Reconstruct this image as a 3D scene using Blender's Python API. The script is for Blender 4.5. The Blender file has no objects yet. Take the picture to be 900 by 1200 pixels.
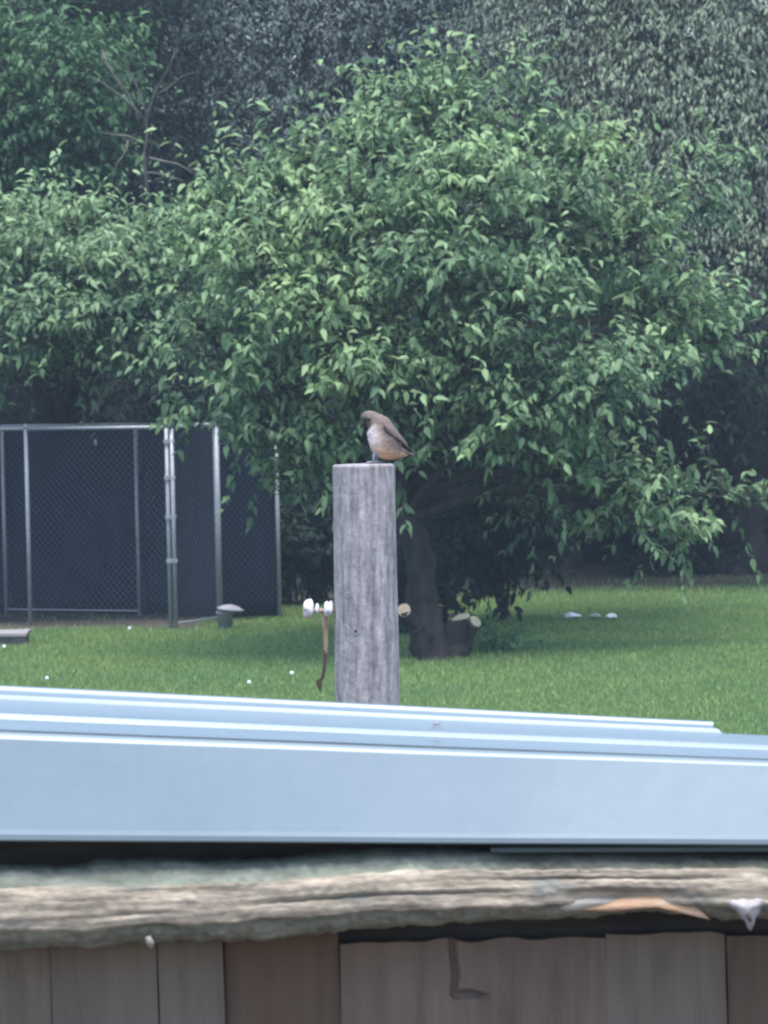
import bpy, bmesh, math, random
import numpy as np
from mathutils import Vector, Matrix
from mathutils import noise as mnoise

R = math.radians
random.seed(4); RNG = np.random.default_rng(11)
SC = bpy.context.scene
COL = SC.collection

# ------------------------------------------------------------------ camera
F = 4850.0            # focal length in pixels of a 900 x 1200 frame
CAMH = 2.45
PITCH, ROLL = -R(2.17), R(1.3)
cam = bpy.data.cameras.new('camera'); cam_o = bpy.data.objects.new('camera', cam); COL.objects.link(cam_o)
cam.sensor_fit = 'HORIZONTAL'; cam.sensor_width = 36; cam.lens = F/900*36
cam.clip_start = .1; cam.clip_end = 400
fwd = Vector((0, math.cos(PITCH), math.sin(PITCH)))
r0 = Vector((1, 0, 0)); u0 = r0.cross(fwd)
rt = r0*math.cos(ROLL) - u0*math.sin(ROLL); up = rt.cross(fwd)
cam_o.matrix_world = Matrix.Translation((0, 0, CAMH)) @ Matrix((rt, up, -fwd)).transposed().to_4x4()
cam.dof.use_dof = True; cam.dof.focus_distance = 9.7; cam.dof.aperture_fstop = 32
SC.camera = cam_o

# ------------------------------------------------------------------ sky, sun, exposure
SUN_EL, SUN_AZ = R(75), R(176)          # azimuth measured from +Y towards +X: behind the camera
w = bpy.data.worlds.new('World'); SC.world = w; w.use_nodes = True
nt = w.node_tree; nt.nodes.clear()
sky = nt.nodes.new('ShaderNodeTexSky'); sky.sky_type = 'NISHITA'; sky.sun_disc = False
sky.sun_elevation = SUN_EL; sky.sun_rotation = SUN_AZ; sky.dust_density = 1.2; sky.air_density = 1.0
bg = nt.nodes.new('ShaderNodeBackground'); bg.inputs[1].default_value = .12
wo = nt.nodes.new('ShaderNodeOutputWorld')
nt.links.new(sky.outputs[0], bg.inputs[0]); nt.links.new(bg.outputs[0], wo.inputs[0])
sd = bpy.data.lights.new('sun', 'SUN'); sd.energy = 1.9; sd.angle = R(38); sd.color = (1, .965, .90)
so = bpy.data.objects.new('sun', sd); COL.objects.link(so)
sdir = Vector((math.sin(SUN_AZ)*math.cos(SUN_EL), math.cos(SUN_AZ)*math.cos(SUN_EL), math.sin(SUN_EL)))
so.rotation_euler = sdir.to_track_quat('Z', 'Y').to_euler()
so.location = (0, -5, 20)
vs = SC.view_settings
vs.view_transform = 'Standard'; vs.look = 'None'; vs.exposure = 1.62; vs.gamma = 1; vs.use_curve_mapping = False
SC.cycles.max_bounces = 4; SC.cycles.diffuse_bounces = 2; SC.cycles.volume_bounces = 0; SC.cycles.transparent_max_bounces = 6
SC.cycles.filter_width = 2.2

# ------------------------------------------------------------------ helpers
def ray(px, py):
    return (fwd + rt*((px-450)/F) - up*((py-600)/F))
def P(px, py, D):                       # point seen at a photograph pixel, D metres out along Y
    d = ray(px, py); return Vector((0, 0, CAMH)) + d*(D/d.y)
def G(px, py):                          # where that pixel's line of sight meets the lawn
    d = ray(px, py); return Vector((0, 0, CAMH)) + d*(-CAMH/d.z)

def thing(name, label, cat, loc=(0, 0, 0), rz=0, group=None):
    o = bpy.data.objects.new(name, None); COL.objects.link(o)
    o.empty_display_size = .1; o.location = loc; o.rotation_euler = (0, 0, rz)
    o['label'] = label; o['category'] = cat
    if group: o['group'] = group
    return o
def tag(o, label=None, cat=None, group=None, kind=None):
    for k, v in (('label', label), ('category', cat), ('group', group), ('kind', kind)):
        if v: o[k] = v
    return o
def link(name, me, mat=None, parent=None, loc=None):
    o = bpy.data.objects.new(name, me); COL.objects.link(o)
    if mat and not me.materials: me.materials.append(mat)
    if parent is not None:
        o.parent = parent
        if loc is None:                 # mesh given in world space: bring it into the parent's frame
            o.matrix_parent_inverse = world_of(parent).inverted()
    if loc is not None: o.location = loc
    return o
def world_of(o):
    m = Matrix.LocRotScale(o.location, o.rotation_euler, o.scale)
    return world_of(o.parent) @ o.matrix_parent_inverse @ m if o.parent else m
def bm_link(name, bm, mat, parent=None, smooth=False):
    me = bpy.data.meshes.new(name); bm.normal_update(); bm.to_mesh(me); bm.free()
    for p in me.polygons: p.use_smooth = smooth
    return link(name, me, mat, parent)
def fast_mesh(name, V, T):              # V (n,3), T (m,3)
    me = bpy.data.meshes.new(name); V = np.asarray(V, np.float32); T = np.asarray(T, np.int32)
    me.vertices.add(len(V)); me.vertices.foreach_set('co', V.ravel())
    me.loops.add(T.size); me.loops.foreach_set('vertex_index', T.ravel())
    me.polygons.add(len(T)); me.polygons.foreach_set('loop_start', np.arange(0, T.size, 3, dtype=np.int32))
    me.update(calc_edges=True); return me
def nz(x, y=0., z=0., s=1.): return mnoise.noise((x*s, y*s, z*s))

def tube(bm, pts, rad, n=8, cap=True, wob=0., seed=0):
    rings = []; pts = [Vector(p) for p in pts]; N = len(pts)
    t0 = (pts[1]-pts[0]).normalized(); a = t0.orthogonal().normalized()
    for i, p in enumerate(pts):
        t = (pts[min(i+1, N-1)]-pts[max(i-1, 0)]).normalized()
        a = (a - t*a.dot(t)).normalized(); b = t.cross(a)
        r = rad[i] if hasattr(rad, '__len__') else rad; ring = []
        for k in range(n):
            q = 2*math.pi*k/n; rr = r
            if wob: rr *= 1 + wob*nz(math.cos(q)*2+seed, math.sin(q)*2, i*.45)
            ring.append(bm.verts.new(p + a*(math.cos(q)*rr) + b*(math.sin(q)*rr)))
        rings.append(ring)
    for i in range(N-1):
        for k in range(n):
            bm.faces.new((rings[i][k], rings[i][(k+1) % n], rings[i+1][(k+1) % n], rings[i+1][k]))
    if cap:
        bm.faces.new(rings[0][::-1]); bm.faces.new(rings[-1])
    return rings
def box(bm, lo, hi, M=None):
    x0, y0, z0 = lo; x1, y1, z1 = hi
    v = [Vector(c) for c in ((x0,y0,z0),(x1,y0,z0),(x1,y1,z0),(x0,y1,z0),(x0,y0,z1),(x1,y0,z1),(x1,y1,z1),(x0,y1,z1))]
    v = [bm.verts.new(M @ c if M else c) for c in v]
    for f in ((0,3,2,1),(4,5,6,7),(0,1,5,4),(1,2,6,5),(2,3,7,6),(3,0,4,7)): bm.faces.new([v[i] for i in f])
    return v
def lathe(bm, prof, c, n=20):           # prof: (r, z) upwards
    rings = [[bm.verts.new((c[0]+r*math.cos(2*math.pi*k/n), c[1]+r*math.sin(2*math.pi*k/n), c[2]+z)) for k in range(n)] for r, z in prof]
    for i in range(len(rings)-1):
        for k in range(n): bm.faces.new((rings[i][k], rings[i][(k+1)%n], rings[i+1][(k+1)%n], rings[i+1][k]))
    bm.faces.new(rings[0][::-1]); bm.faces.new(rings[-1])

# ------------------------------------------------------------------ materials
def mat(name, rough=.8, spec=.3, metal=0.):
    m = bpy.data.materials.new(name); m.use_nodes = True; t = m.node_tree
    b = t.nodes['Principled BSDF']; b.inputs['Roughness'].default_value = rough
    b.inputs['Specular IOR Level'].default_value = spec; b.inputs['Metallic'].default_value = metal
    return m, t, b
def N(t, kind, **kw):
    n = t.nodes.new('ShaderNode'+kind)
    for k, v in kw.items(): setattr(n, k, v)
    return n
def ramp(t, src, stops):
    r = N(t, 'ValToRGB'); e = r.color_ramp.elements
    while len(e) < len(stops): e.new(.5)
    for el, (p, c) in zip(e, stops): el.position = p; el.color = (*c, 1)
    t.links.new(src, r.inputs[0]); return r.outputs[0]
def noise_tex(t, scale, detail=5, rough=.6, stretch=(1, 1, 1), coord='Object', dist=0.):
    tc = N(t, 'TexCoord'); mp = N(t, 'Mapping'); mp.inputs['Scale'].default_value = stretch
    t.links.new(tc.outputs[coord], mp.inputs[0])
    n = N(t, 'TexNoise'); n.inputs['Scale'].default_value = scale; n.inputs['Detail'].default_value = detail
    n.inputs['Roughness'].default_value = rough; n.inputs['Distortion'].default_value = dist
    t.links.new(mp.outputs[0], n.inputs['Vector']); return n.outputs['Fac']
def mixc(t, fac, a, b, mode='MIX'):
    m = N(t, 'Mix', data_type='RGBA', blend_type=mode)
    for s, v in ((m.inputs[0], fac), (m.inputs[6], a), (m.inputs[7], b)):
        if isinstance(v, bpy.types.NodeSocket): t.links.new(v, s)
        elif isinstance(v, (int, float)): s.default_value = v
        else: s.default_value = (*v, 1)
    return m.outputs[2]
def bump(t, b, h, strength=.3, dist=.01):
    n = N(t, 'Bump'); n.inputs['Strength'].default_value = strength; n.inputs['Distance'].default_value = dist
    t.links.new(h, n.inputs['Height']); t.links.new(n.outputs[0], b.inputs['Normal'])
def simple(name, c1, c2, scale=20, rough=.8, spec=.3, metal=0., stretch=(1,1,1), bmp=0., bd=.003):
    m, t, b = mat(name, rough, spec, metal); n = noise_tex(t, scale, 6, .65, stretch)
    t.links.new(ramp(t, n, ((.3, c1), (.7, c2))), b.inputs['Base Color'])
    if bmp: bump(t, b, n, bmp, bd)
    return m
def attr_mat(name, rough=.85, spec=.2, scale=60, amt=.35, bmp=.4, bd=.003, stretch=(1,1,1)):   # colours stored on the mesh plus grain
    m, t, b = mat(name, rough, spec); a = N(t, 'Attribute', attribute_name='tint')
    n = noise_tex(t, scale, 7, .7, stretch)
    g = ramp(t, n, ((.25, (1-amt,)*3), (.75, (1+amt*.4,)*3)))
    t.links.new(mixc(t, 1., a.outputs['Color'], g, 'MULTIPLY'), b.inputs['Base Color'])
    bump(t, b, n, bmp, bd); return m
def set_tint(me, cols):
    a = me.color_attributes.new('tint', 'FLOAT_COLOR', 'POINT')
    c = np.ones((len(me.vertices), 4), np.float32); c[:, :3] = np.asarray(cols); a.data.foreach_set('color', c.ravel())

def leaf_mat(name, dark, light, trans=.3, rough=.5, spec=.3):
    m, t, b = mat(name, rough, spec)
    g = N(t, 'NewGeometry')
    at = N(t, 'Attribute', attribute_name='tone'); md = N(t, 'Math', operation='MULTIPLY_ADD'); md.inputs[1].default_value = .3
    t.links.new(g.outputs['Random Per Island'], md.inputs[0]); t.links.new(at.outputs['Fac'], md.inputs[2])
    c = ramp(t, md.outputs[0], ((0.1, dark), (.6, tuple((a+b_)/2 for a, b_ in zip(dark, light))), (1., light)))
    n = noise_tex(t, 1.1, 3, .5)                       # some boughs a little yellower or duller than others
    c = mixc(t, .35, c, ramp(t, n, ((.35, (.62, .75, .8)), (.65, (1.15, 1.1, .85)))), 'MULTIPLY')
    t.links.new(c, b.inputs['Base Color'])
    tr = N(t, 'BsdfTranslucent'); t.links.new(c, tr.inputs[0])
    mx = N(t, 'MixShader'); mx.inputs[0].default_value = trans
    t.links.new(b.outputs[0], mx.inputs[1]); t.links.new(tr.outputs[0], mx.inputs[2])
    t.links.new(mx.outputs[0], t.nodes['Material Output'].inputs[0]); return m

M = {}
M['leaf_main'] = leaf_mat('leaf_main', (.06, .125, .073), (.295, .43, .22), .33)
M['leaf_left'] = leaf_mat('leaf_left', (.065, .135, .078), (.295, .425, .225), .33)
M['leaf_maple'] = leaf_mat('leaf_maple', (.045, .11, .055), (.10, .20, .085))
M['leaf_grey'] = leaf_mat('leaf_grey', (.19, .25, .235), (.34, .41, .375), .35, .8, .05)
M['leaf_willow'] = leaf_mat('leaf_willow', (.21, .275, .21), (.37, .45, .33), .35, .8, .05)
M['leaf_shaded'] = leaf_mat('leaf_shaded', (.010, .021, .018), (.026, .044, .034), .1, .8, .04)  # near-black leaves, the deep shade of the wood put into the colour
M['leaf_dull'] = leaf_mat('leaf_dull', (.07, .072, .06), (.14, .14, .11), .2, .7, .1)
M['bark'] = simple('bark', (.018, .016, .016), (.062, .053, .05), 9, .95, .1, 0, (1, 1, .25), .9, .03)
M['dead_twig'] = simple('dead_twig', (.09, .082, .075), (.17, .155, .14), 12, .9, .1)
M['cut_wood'] = simple('cut_wood', (.52, .37, .24), (.72, .56, .40), 18, .8, .2)
M['cut_wood_grey'] = simple('cut_wood_grey', (.33, .28, .19), (.52, .46, .34), 25, .8, .2)
M['galv'] = simple('galv', (.21, .23, .255), (.34, .36, .395), 30, .5, .5, .3)
M['wire'] = simple('wire', (.045, .06, .085), (.09, .11, .14), 12, .5, .4, .2)
M['white'] = simple('white', (.72, .74, .76), (.86, .87, .88), 30, .35, .5)
M['grass'] = None

def grass_mats():
    m, t, b = mat('grass_blade', .6, .3)
    g = N(t, 'NewGeometry')
    c = ramp(t, g.outputs['Random Per Island'], ((0., (.135, .22, .08)), (.6, (.225, .34, .12)), (1., (.33, .41, .19))))
    n = noise_tex(t, .55, 4, .6)
    c = mixc(t, .55, c, ramp(t, n, ((.35, (.72, .85, .8)), (.68, (1.25, 1.12, .8)))), 'MULTIPLY')
    t.links.new(c, b.inputs['Base Color'])
    tr = N(t, 'BsdfTranslucent'); t.links.new(c, tr.inputs[0])
    mx = N(t, 'MixShader'); mx.inputs[0].default_value = .3
    t.links.new(b.outputs[0], mx.inputs[1]); t.links.new(tr.outputs[0], mx.inputs[2])
    t.links.new(mx.outputs[0], t.nodes['Material Output'].inputs[0]); M['grass'] = m
    m, t, b = mat('soil', .95, .1)                     # lawn soil, turning to earth (attribute), darkened for shade under the trees
    a = N(t, 'Attribute', attribute_name='tint'); n = noise_tex(t, 9, 8, .7)
    t.links.new(mixc(t, 1., a.outputs['Color'], ramp(t, n, ((.3, (.6, .6, .6)), (.7, (1.2, 1.2, 1.2)))), 'MULTIPLY'), b.inputs['Base Color'])
    bump(t, b, n, .8, .03); M['soil'] = m
grass_mats()

# ------------------------------------------------------------------ ground
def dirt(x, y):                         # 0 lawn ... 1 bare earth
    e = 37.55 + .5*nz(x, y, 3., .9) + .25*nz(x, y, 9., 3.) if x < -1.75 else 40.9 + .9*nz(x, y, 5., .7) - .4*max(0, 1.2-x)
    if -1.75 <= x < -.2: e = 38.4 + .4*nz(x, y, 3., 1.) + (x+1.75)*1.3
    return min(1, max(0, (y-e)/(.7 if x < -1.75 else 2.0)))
def ground():
    xs = np.concatenate(([-150, -60, -25], np.arange(-12, 12.1, .3), [25, 60, 150]))
    ys = np.concatenate(([-40, 0, 12, 20], np.arange(25, 62, .4), [80, 150, 320]))
    V = []; C = []
    for y in ys:
        for x in xs:
            inside = abs(x) < 12.5 and 24 < y < 62
            V.append((x, y, .03*nz(x, y, 0, .35) if inside else 0.))
            d = dirt(x, y); k = .5+.5*nz(x, y, 2., 1.3)
            lawn = np.array((.060, .105, .038)); ea = (np.array((.10, .084, .074)) if x < -1.5 and y < 39.2 else np.array((.034, .036, .028)))*(.75+.5*k)  # brown earth at the pen; elsewhere earth darkened for the shade under trees
            C.append(np.array((.13, .105, .085))*(.8+.4*k) if y < 16 else lawn*(1-d) + ea*d)  # unseen near ground made brown to bounce warm light onto the boards
    nx = len(xs); T = []
    for j in range(len(ys)-1):
        for i in range(nx-1):
            a = j*nx+i; T += [(a, a+1, a+nx+1), (a, a+nx+1, a+nx)]
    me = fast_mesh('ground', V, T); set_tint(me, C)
    tag(link('ground', me, M['soil']), 'mown lawn soil running back to bare earth, darkened for shade under trees', kind='structure')
ground()

def grass():
    n = 700000
    y = RNG.uniform(0, 1, n)**.8*26 + 20; x = RNG.uniform(-1, 1, n)*(3.2 + y*.125)
    keep = np.array([random.random() > dirt(a, b)*.97 - .0 for a, b in zip(x, y)])
    x, y = x[keep], y[keep]; n = len(x)
    tall = np.array([.5+.5*nz(a, b, 7., .8) for a, b in zip(x, y)])
    h = RNG.uniform(.018, .042, n)*(.7+.8*tall); h[RNG.random(n) < .01] *= 1.6
    wd = RNG.uniform(.0028, .0052, n); an = RNG.uniform(0, 2*np.pi, n)
    lean = RNG.uniform(.1, .75, n)*h; la = RNG.uniform(0, 2*np.pi, n)
    z = np.array([.03*nz(a, b, 0, .35) for a, b in zip(x, y)]) - .004
    B = np.stack((x, y, z), 1); S = np.stack((np.cos(an), np.sin(an), 0*an), 1)*wd[:, None]
    L = np.stack((np.cos(la), np.sin(la), 0*la), 1)*lean[:, None]
    U = np.zeros((n, 3)); U[:, 2] = h
    V = np.stack((B-S, B+S, B+U+L), 1).reshape(-1, 3); T = np.arange(n*3).reshape(-1, 3)
    tag(link('grass', fast_mesh('grass', V, T), M['grass']), 'short green mown grass of the lawn behind the post', 'grass', kind='stuff')
grass()

# ------------------------------------------------------------------ foliage
LEAF = np.array([(0,0,0),(.28,-.22,.05),(.28,.22,.05),(.62,-.17,.0),(.62,.17,.0),(1,0,-.22),(.45,0,-.03)])
LTRI = np.array([(0,2,6),(2,4,6),(4,5,6),(6,5,3),(6,3,1),(6,1,0)])
NARROW = np.array([(0,0,0),(.45,-.15,.03),(.45,.15,.03),(1,0,-.15)]); NTRI = np.array([(0,2,1),(2,3,1)])
def unit(a): return a/np.maximum(np.linalg.norm(a, axis=1, keepdims=True), 1e-9)
def leaf_frames(pos, ax, size, tone):
    n = len(pos); ax = unit(ax)
    rnd = RNG.normal(size=(n, 3))*.45; rnd[:, 2] += 1.0; rnd[:, 1] -= .15
    nr = rnd - ax*np.sum(rnd*ax, 1, keepdims=True); nr = unit(nr); sd_ = np.cross(nr, ax)
    return pos, ax, sd_, nr, size, tone
def leaves_mesh(name, fr, tmpl=LEAF, tri=LTRI):
    pos, ax, sd_, nr, size, tone = fr; n = len(pos); k = len(tmpl)
    t = tmpl[None, :, :]*size[:, None, None]
    V = pos[:, None, :] + t[..., 0:1]*ax[:, None, :] + t[..., 1:2]*sd_[:, None, :] + t[..., 2:3]*nr[:, None, :]
    T = (np.arange(n)*k)[:, None, None] + tri[None]
    me = fast_mesh(name, V.reshape(-1, 3), T.reshape(-1, 3))
    a = me.attributes.new('tone', 'FLOAT', 'POINT'); a.data.foreach_set('value', np.repeat(tone, k).astype(np.float32))
    return me
def shoots(cen, rad, n_shoot, per, leaf, droop=.7, length=.38, up_=.35, shell=.55, out=1.0, umb=.0, lead=.0):
    """leafy shoots inside an ellipsoid: returns twig start/end and leaf position, axis, size"""
    cen = np.asarray(cen, float); rad = np.asarray(rad, float)
    d = unit(RNG.normal(size=(n_shoot, 3))); fl = RNG.random(n_shoot) < umb; d[fl, 2] = np.abs(d[fl, 2]); r = (shell + (1-shell)*RNG.random(n_shoot)**.7)
    inner = RNG.random(n_shoot) < .3; r[inner] *= RNG.random(inner.sum())
    p0 = cen + d*rad*r[:, None]
    sd_ = unit(d*out + RNG.normal(size=(n_shoot, 3))*.55 + np.array((0, 0, up_)))
    L = length*RNG.uniform(.6, 1.3, n_shoot)
    ld = (RNG.random(n_shoot) < lead) & (d[:, 2] > -.1); L[ld] *= RNG.uniform(1.4, 2.3, ld.sum()); sd_[ld] = unit(sd_[ld] + d[ld]*.5 + np.array((0, 0, .45)))
    tt = np.linspace(.08, 1, per)[None, :] + RNG.normal(size=(n_shoot, per))*.04
    curve = np.zeros((n_shoot, per, 3)); curve[..., 2] = -.28*tt**2*L[:, None]*droop
    pos = p0[:, None, :] + sd_[:, None, :]*(tt*L[:, None])[..., None] + curve
    side = unit(np.cross(sd_, RNG.normal(size=(n_shoot, 3))))
    sg = np.where(np.arange(per) % 2 == 0, 1., -1.)[None, :, None]
    ax = side[:, None, :]*sg*.8 + sd_[:, None, :]*.55 + RNG.normal(size=(n_shoot, per, 3))*.3
    ax[..., 2] -= droop
    sz = leaf*RNG.uniform(.5, 1.35, (n_shoot, per))
    ends = p0 + sd_*L[:, None]*.9; ends[:, 2] -= .2*L*droop
    sh = RNG.normal(size=(n_shoot, 1))*.12
    tone = np.clip(.17 + .42*tt**1.5 + sh + .18*d[:, 2:3], 0, .8)  # young tips lighter; clump tops lighter too, imitating light from above
    return p0, ends, pos.reshape(-1, 3), ax.reshape(-1, 3), sz.reshape(-1), tone.reshape(-1)
def twig_mesh(name, A, B, r=.006):      # thin 3-sided twigs
    n = len(A); d = unit(B-A); s = unit(np.cross(d, RNG.normal(size=(n, 3)))); q = np.cross(d, s)
    o = [s, -s*.5+q*.87, -s*.5-q*.87]
    V = np.stack([A+o[0]*r, A+o[1]*r, A+o[2]*r, B+o[0]*r*.4, B+o[1]*r*.4, B+o[2]*r*.4], 1).reshape(-1, 3)
    b = (np.arange(n)*6)[:, None, None]
    T = b + np.array([(0,1,4),(0,4,3),(1,2,5),(1,5,4),(2,0,3),(2,3,5)])[None]
    return fast_mesh(name, V, T.reshape(-1, 3))
def limb_pts(a, b, n=7, sag=.12, seed=0):
    a, b = Vector(a), Vector(b); L = (b-a).length; pts = []
    for i in range(n):
        t = i/(n-1); p = a.lerp(b, t)
        p.z += sag*L*math.sin(math.pi*t)
        w_ = .07*L*math.sin(math.pi*t)
        p += Vector((nz(t*2+seed, 1.), nz(t*2+seed, 5.), nz(t*2+seed, 9.)))*w_*1.6; pts.append(p)
    return pts
def make_tree(name, label, base, fork, blobs, lm, leaf, per, dens, group=None, trunk_r=.14, tmpl=(LEAF, LTRI), droop=.7,
              length=.38, up_=.35, shell=.55, leaf_parts=0, bark='bark', stems=None, twigs=True, umb=0., twr=.006):
    t = thing(name, label, 'tree', (base.x, base.y, 0), 0, group)
    bm = bmesh.new(); bp = Vector((base.x, base.y, -.05))
    pts = limb_pts(bp, fork, 33, .0, base.x*3.1)
    rr = [trunk_r*(1.0-.45*i/32)*(1 + .75*math.exp(-i/2.6)) for i in range(33)]
    tube(bm, pts, rr, 28, True, .45, base.x)
    for v in bm.verts: v.co += (v.co-Vector((fork.x*.5+bp.x*.5, bp.y, v.co.z))).normalized()*trunk_r*(.22*nz(v.co.x*14, v.co.y*14, v.co.z*3) + .12*nz(v.co.x*34, v.co.y*34, v.co.z*9))
    bm_link('trunk', bm, M[bark], t, True)
    PP, AA, SS, TT, E0, E1 = [], [], [], [], [], []
    for i, (c, r) in enumerate(blobs):
        c = Vector(c); vol = r[0]*r[1]*r[2]; area = (r[0]*r[2]+r[0]*r[1]+r[1]*r[2])
        bm = bmesh.new(); src = pts[-1 - 4*(i % 3)]
        lp = limb_pts(src, c, 7, .10, i*1.7+base.x)
        L = (c-Vector(src)).length; b0 = min(trunk_r*.5, .02+.014*L)
        tube(bm, lp, [b0*(1-.75*j/6) for j in range(7)], 7, True, .2, i)
        bm_link('branch', bm, M[bark], t, True)
        ns = max(6, int(dens*area*(RNG.uniform(.7, 1.25) if len(tmpl[0]) == 7 else 1)*(.25 if r[1] >= .8 and len(tmpl[0]) == 7 else 1)))
        p0, e, pos, ax, sz, tn = shoots(c, r, ns, per, leaf, droop, length, up_, shell, 1.0, umb, .26 if umb else 0)
        PP.append(pos); AA.append(ax); SS.append(sz); TT.append(tn + (.14 if len(tmpl[0]) == 7 else .26)*RNG.normal() - (.5 if r[1] >= .8 and len(tmpl[0]) == 7 else 0)); E0.append(p0 + (np.array(c)-p0)*.25); E1.append(e)  # inner clumps toned down to paint the shade inside the crown
    pos, ax, sz, tn = np.concatenate(PP), np.concatenate(AA), np.concatenate(SS), np.concatenate(TT)
    k = pos[:, 2] > .05; pos, ax, sz, tn = pos[k], ax[k], sz[k], tn[k]
    fr = leaf_frames(pos, ax, sz, tn)
    sel = np.array([], int)
    if leaf_parts:                      # the leaves that show largest: big, and on the side towards the lawn
        cut = np.percentile(pos[:, 1], 14); cand = np.where((pos[:, 1] < cut))[0]
        sel = cand[np.argsort(-sz[cand])[:leaf_parts]]
    rest = np.setdiff1d(np.arange(len(pos)), sel)
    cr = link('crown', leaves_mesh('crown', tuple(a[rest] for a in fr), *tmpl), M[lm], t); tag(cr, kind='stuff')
    if len(sel):
        lme = fast_mesh('leaf', tmpl[0], tmpl[1]); la_ = lme.attributes.new('tone', 'FLOAT', 'POINT'); la_.data.foreach_set('value', np.full(len(tmpl[0]), .5, np.float32)); lme.materials.append(M[lm]); inv = world_of(t).inverted()
        for i in sel:
            o = bpy.data.objects.new('leaf', lme); COL.objects.link(o); o.parent = cr
            m = Matrix((fr[1][i], fr[2][i], fr[3][i])).transposed().to_4x4()*1.0
            mm = Matrix.Translation(pos[i]) @ m @ Matrix.Scale(float(sz[i]), 4)
            o.matrix_parent_inverse = world_of(cr).inverted(); o.matrix_basis = mm
    if twigs: tag(link('twigs', twig_mesh('twigs', np.concatenate(E0), np.concatenate(E1), twr), M[bark], t), kind='stuff')
    return t
def blob(px, py, D, rx, ry, rd=None):   # ellipsoid of foliage: centre seen at a pixel, radii in photograph pixels at that distance
    s = D/F; k = .63 if D < 41 else 1.; return (P(px, py, D), (rx*s*k, (rd if rd else (rx+ry)/2*s*k), ry*s*k*(.85 if k < 1 else 1)))

# --- the main tree: wide, low, with drooping pointed leaves, leaning trunk behind the post
mb = G(517, 772)
main_fork = P(452, 560, mb.y+.15)
mainblobs = [blob(*b) for b in (
    (520, 145, 34.6, 50, 55), (440, 182, 34.2, 60, 52), (350, 222, 34.0, 65, 46), (612, 185, 34.8, 45, 52), (280, 252, 34.0, 50, 46), (245, 300, 34, 45, 45),
    (540, 230, 33.2, 85, 60), (420, 270, 33.0, 85, 55), (310, 315, 33.2, 80, 45), (640, 260, 34.0, 75, 60), (250, 400, 33.6, 55, 50),
    (510, 330, 32.6, 90, 45), (380, 375, 32.7, 90, 42), (625, 350, 33.0, 75, 45), (735, 290, 34.4, 55, 55), (785, 365, 34.6, 65, 42),
    (440, 450, 32.6, 85, 36), (310, 455, 33.2, 70, 45), (560, 425, 32.7, 80, 36), (680, 465, 32.9, 95, 30), (590, 495, 32.7, 80, 28), (755, 440, 33.6, 45, 28),
    (370, 535, 33.2, 55, 32), (480, 545, 33.0, 40, 40), (650, 545, 33.4, 75, 28), (745, 580, 33.6, 75, 24), (845, 583, 34.0, 55, 15),
    (735, 622, 33.6, 70, 16), (800, 632, 33.8, 40, 10), (640, 605, 33.9, 45, 18), (850, 205, 35.5, 26, 22), (805, 250, 35.2, 40, 30), (700, 205, 34.8, 40, 35),
    (300, 520, 33.4, 45, 40), (240, 480, 33.8, 36, 36), (325, 575, 33.4, 16, 22), (512, 90, 34.8, 24, 26), (618, 116, 35, 20, 25), (432, 132, 34.5, 26, 22), (840, 400, 34.8, 30, 30),
    (450, 300, 35.2, 150, 120, 1.1), (620, 330, 35.6, 130, 110, 1.1), (330, 390, 35.2, 100, 90, 1.), (560, 440, 35.4, 140, 70, 1.0), (480, 225, 35.6, 100, 70, .8), (700, 370, 36.6, 120, 50, 1.1), (800, 385, 37.2, 80, 40, 1.), (600, 400, 37.0, 120, 45, 1.1), (720, 400, 38.4, 110, 36, 1.2), (400, 440, 36.6, 110, 45, 1.))]
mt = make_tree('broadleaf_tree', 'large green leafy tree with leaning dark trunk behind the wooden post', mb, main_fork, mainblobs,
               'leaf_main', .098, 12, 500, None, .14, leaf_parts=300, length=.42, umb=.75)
# sawn-off low limbs round the foot of that trunk
def stub(p0, p1, r, facing, cm):
    bm = bmesh.new(); p0, p1 = Vector(p0), Vector(p1)
    pts = limb_pts(p0, p1, 6, .06, p0.x*7+p1.z); pts[-1] = p1
    tube(bm, pts, [r*(1.35-.35*i/5) for i in range(6)], 10, True, .3, p1.x)
    s = bm_link('stub', bm, M['bark'], mt, True)
    bm = bmesh.new(); d = Vector(facing).normalized(); a = d.orthogonal().normalized(); b = d.cross(a)
    rim = [p1 + d*.004 + (a*math.cos(q)*(1+.12*nz(q, p1.x)) + b*math.sin(q))*r*1.15 for q in [2*math.pi*k/14 for k in range(14)]]
    top = [p + d*.012 for p in rim]
    v0 = [bm.verts.new(p - d*.006) for p in rim]; v1 = [bm.verts.new(p) for p in top]
    for k in range(14): bm.faces.new((v0[k], v0[(k+1)%14], v1[(k+1)%14], v1[k]))
    bm.faces.new(v1); bm.faces.new(v0[::-1])
    bmesh.ops.recalc_face_normals(bm, faces=bm.faces)
    c = bm_link('cut_face', bm, M[cm], s); c['label'] = 'pale sawn end of a cut limb'
D0 = mb.y
stub(P(505, 760, D0-.05), P(474, 715, D0-.25), .045, (-.35, -1, .1), 'cut_wood')
stub(P(525, 772, D0), P(538, 724, D0-.1), .075, (-.15, -.12, 1), 'cut_wood_grey')
stub(P(540, 770, D0+.1), P(556, 729, D0), .045, (.6, -.6, .6), 'cut_wood_grey')
stub(P(500, 775, D0-.1), P(488, 735, D0-.15), .06, (-.2, -.5, .6), 'bark')

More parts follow.
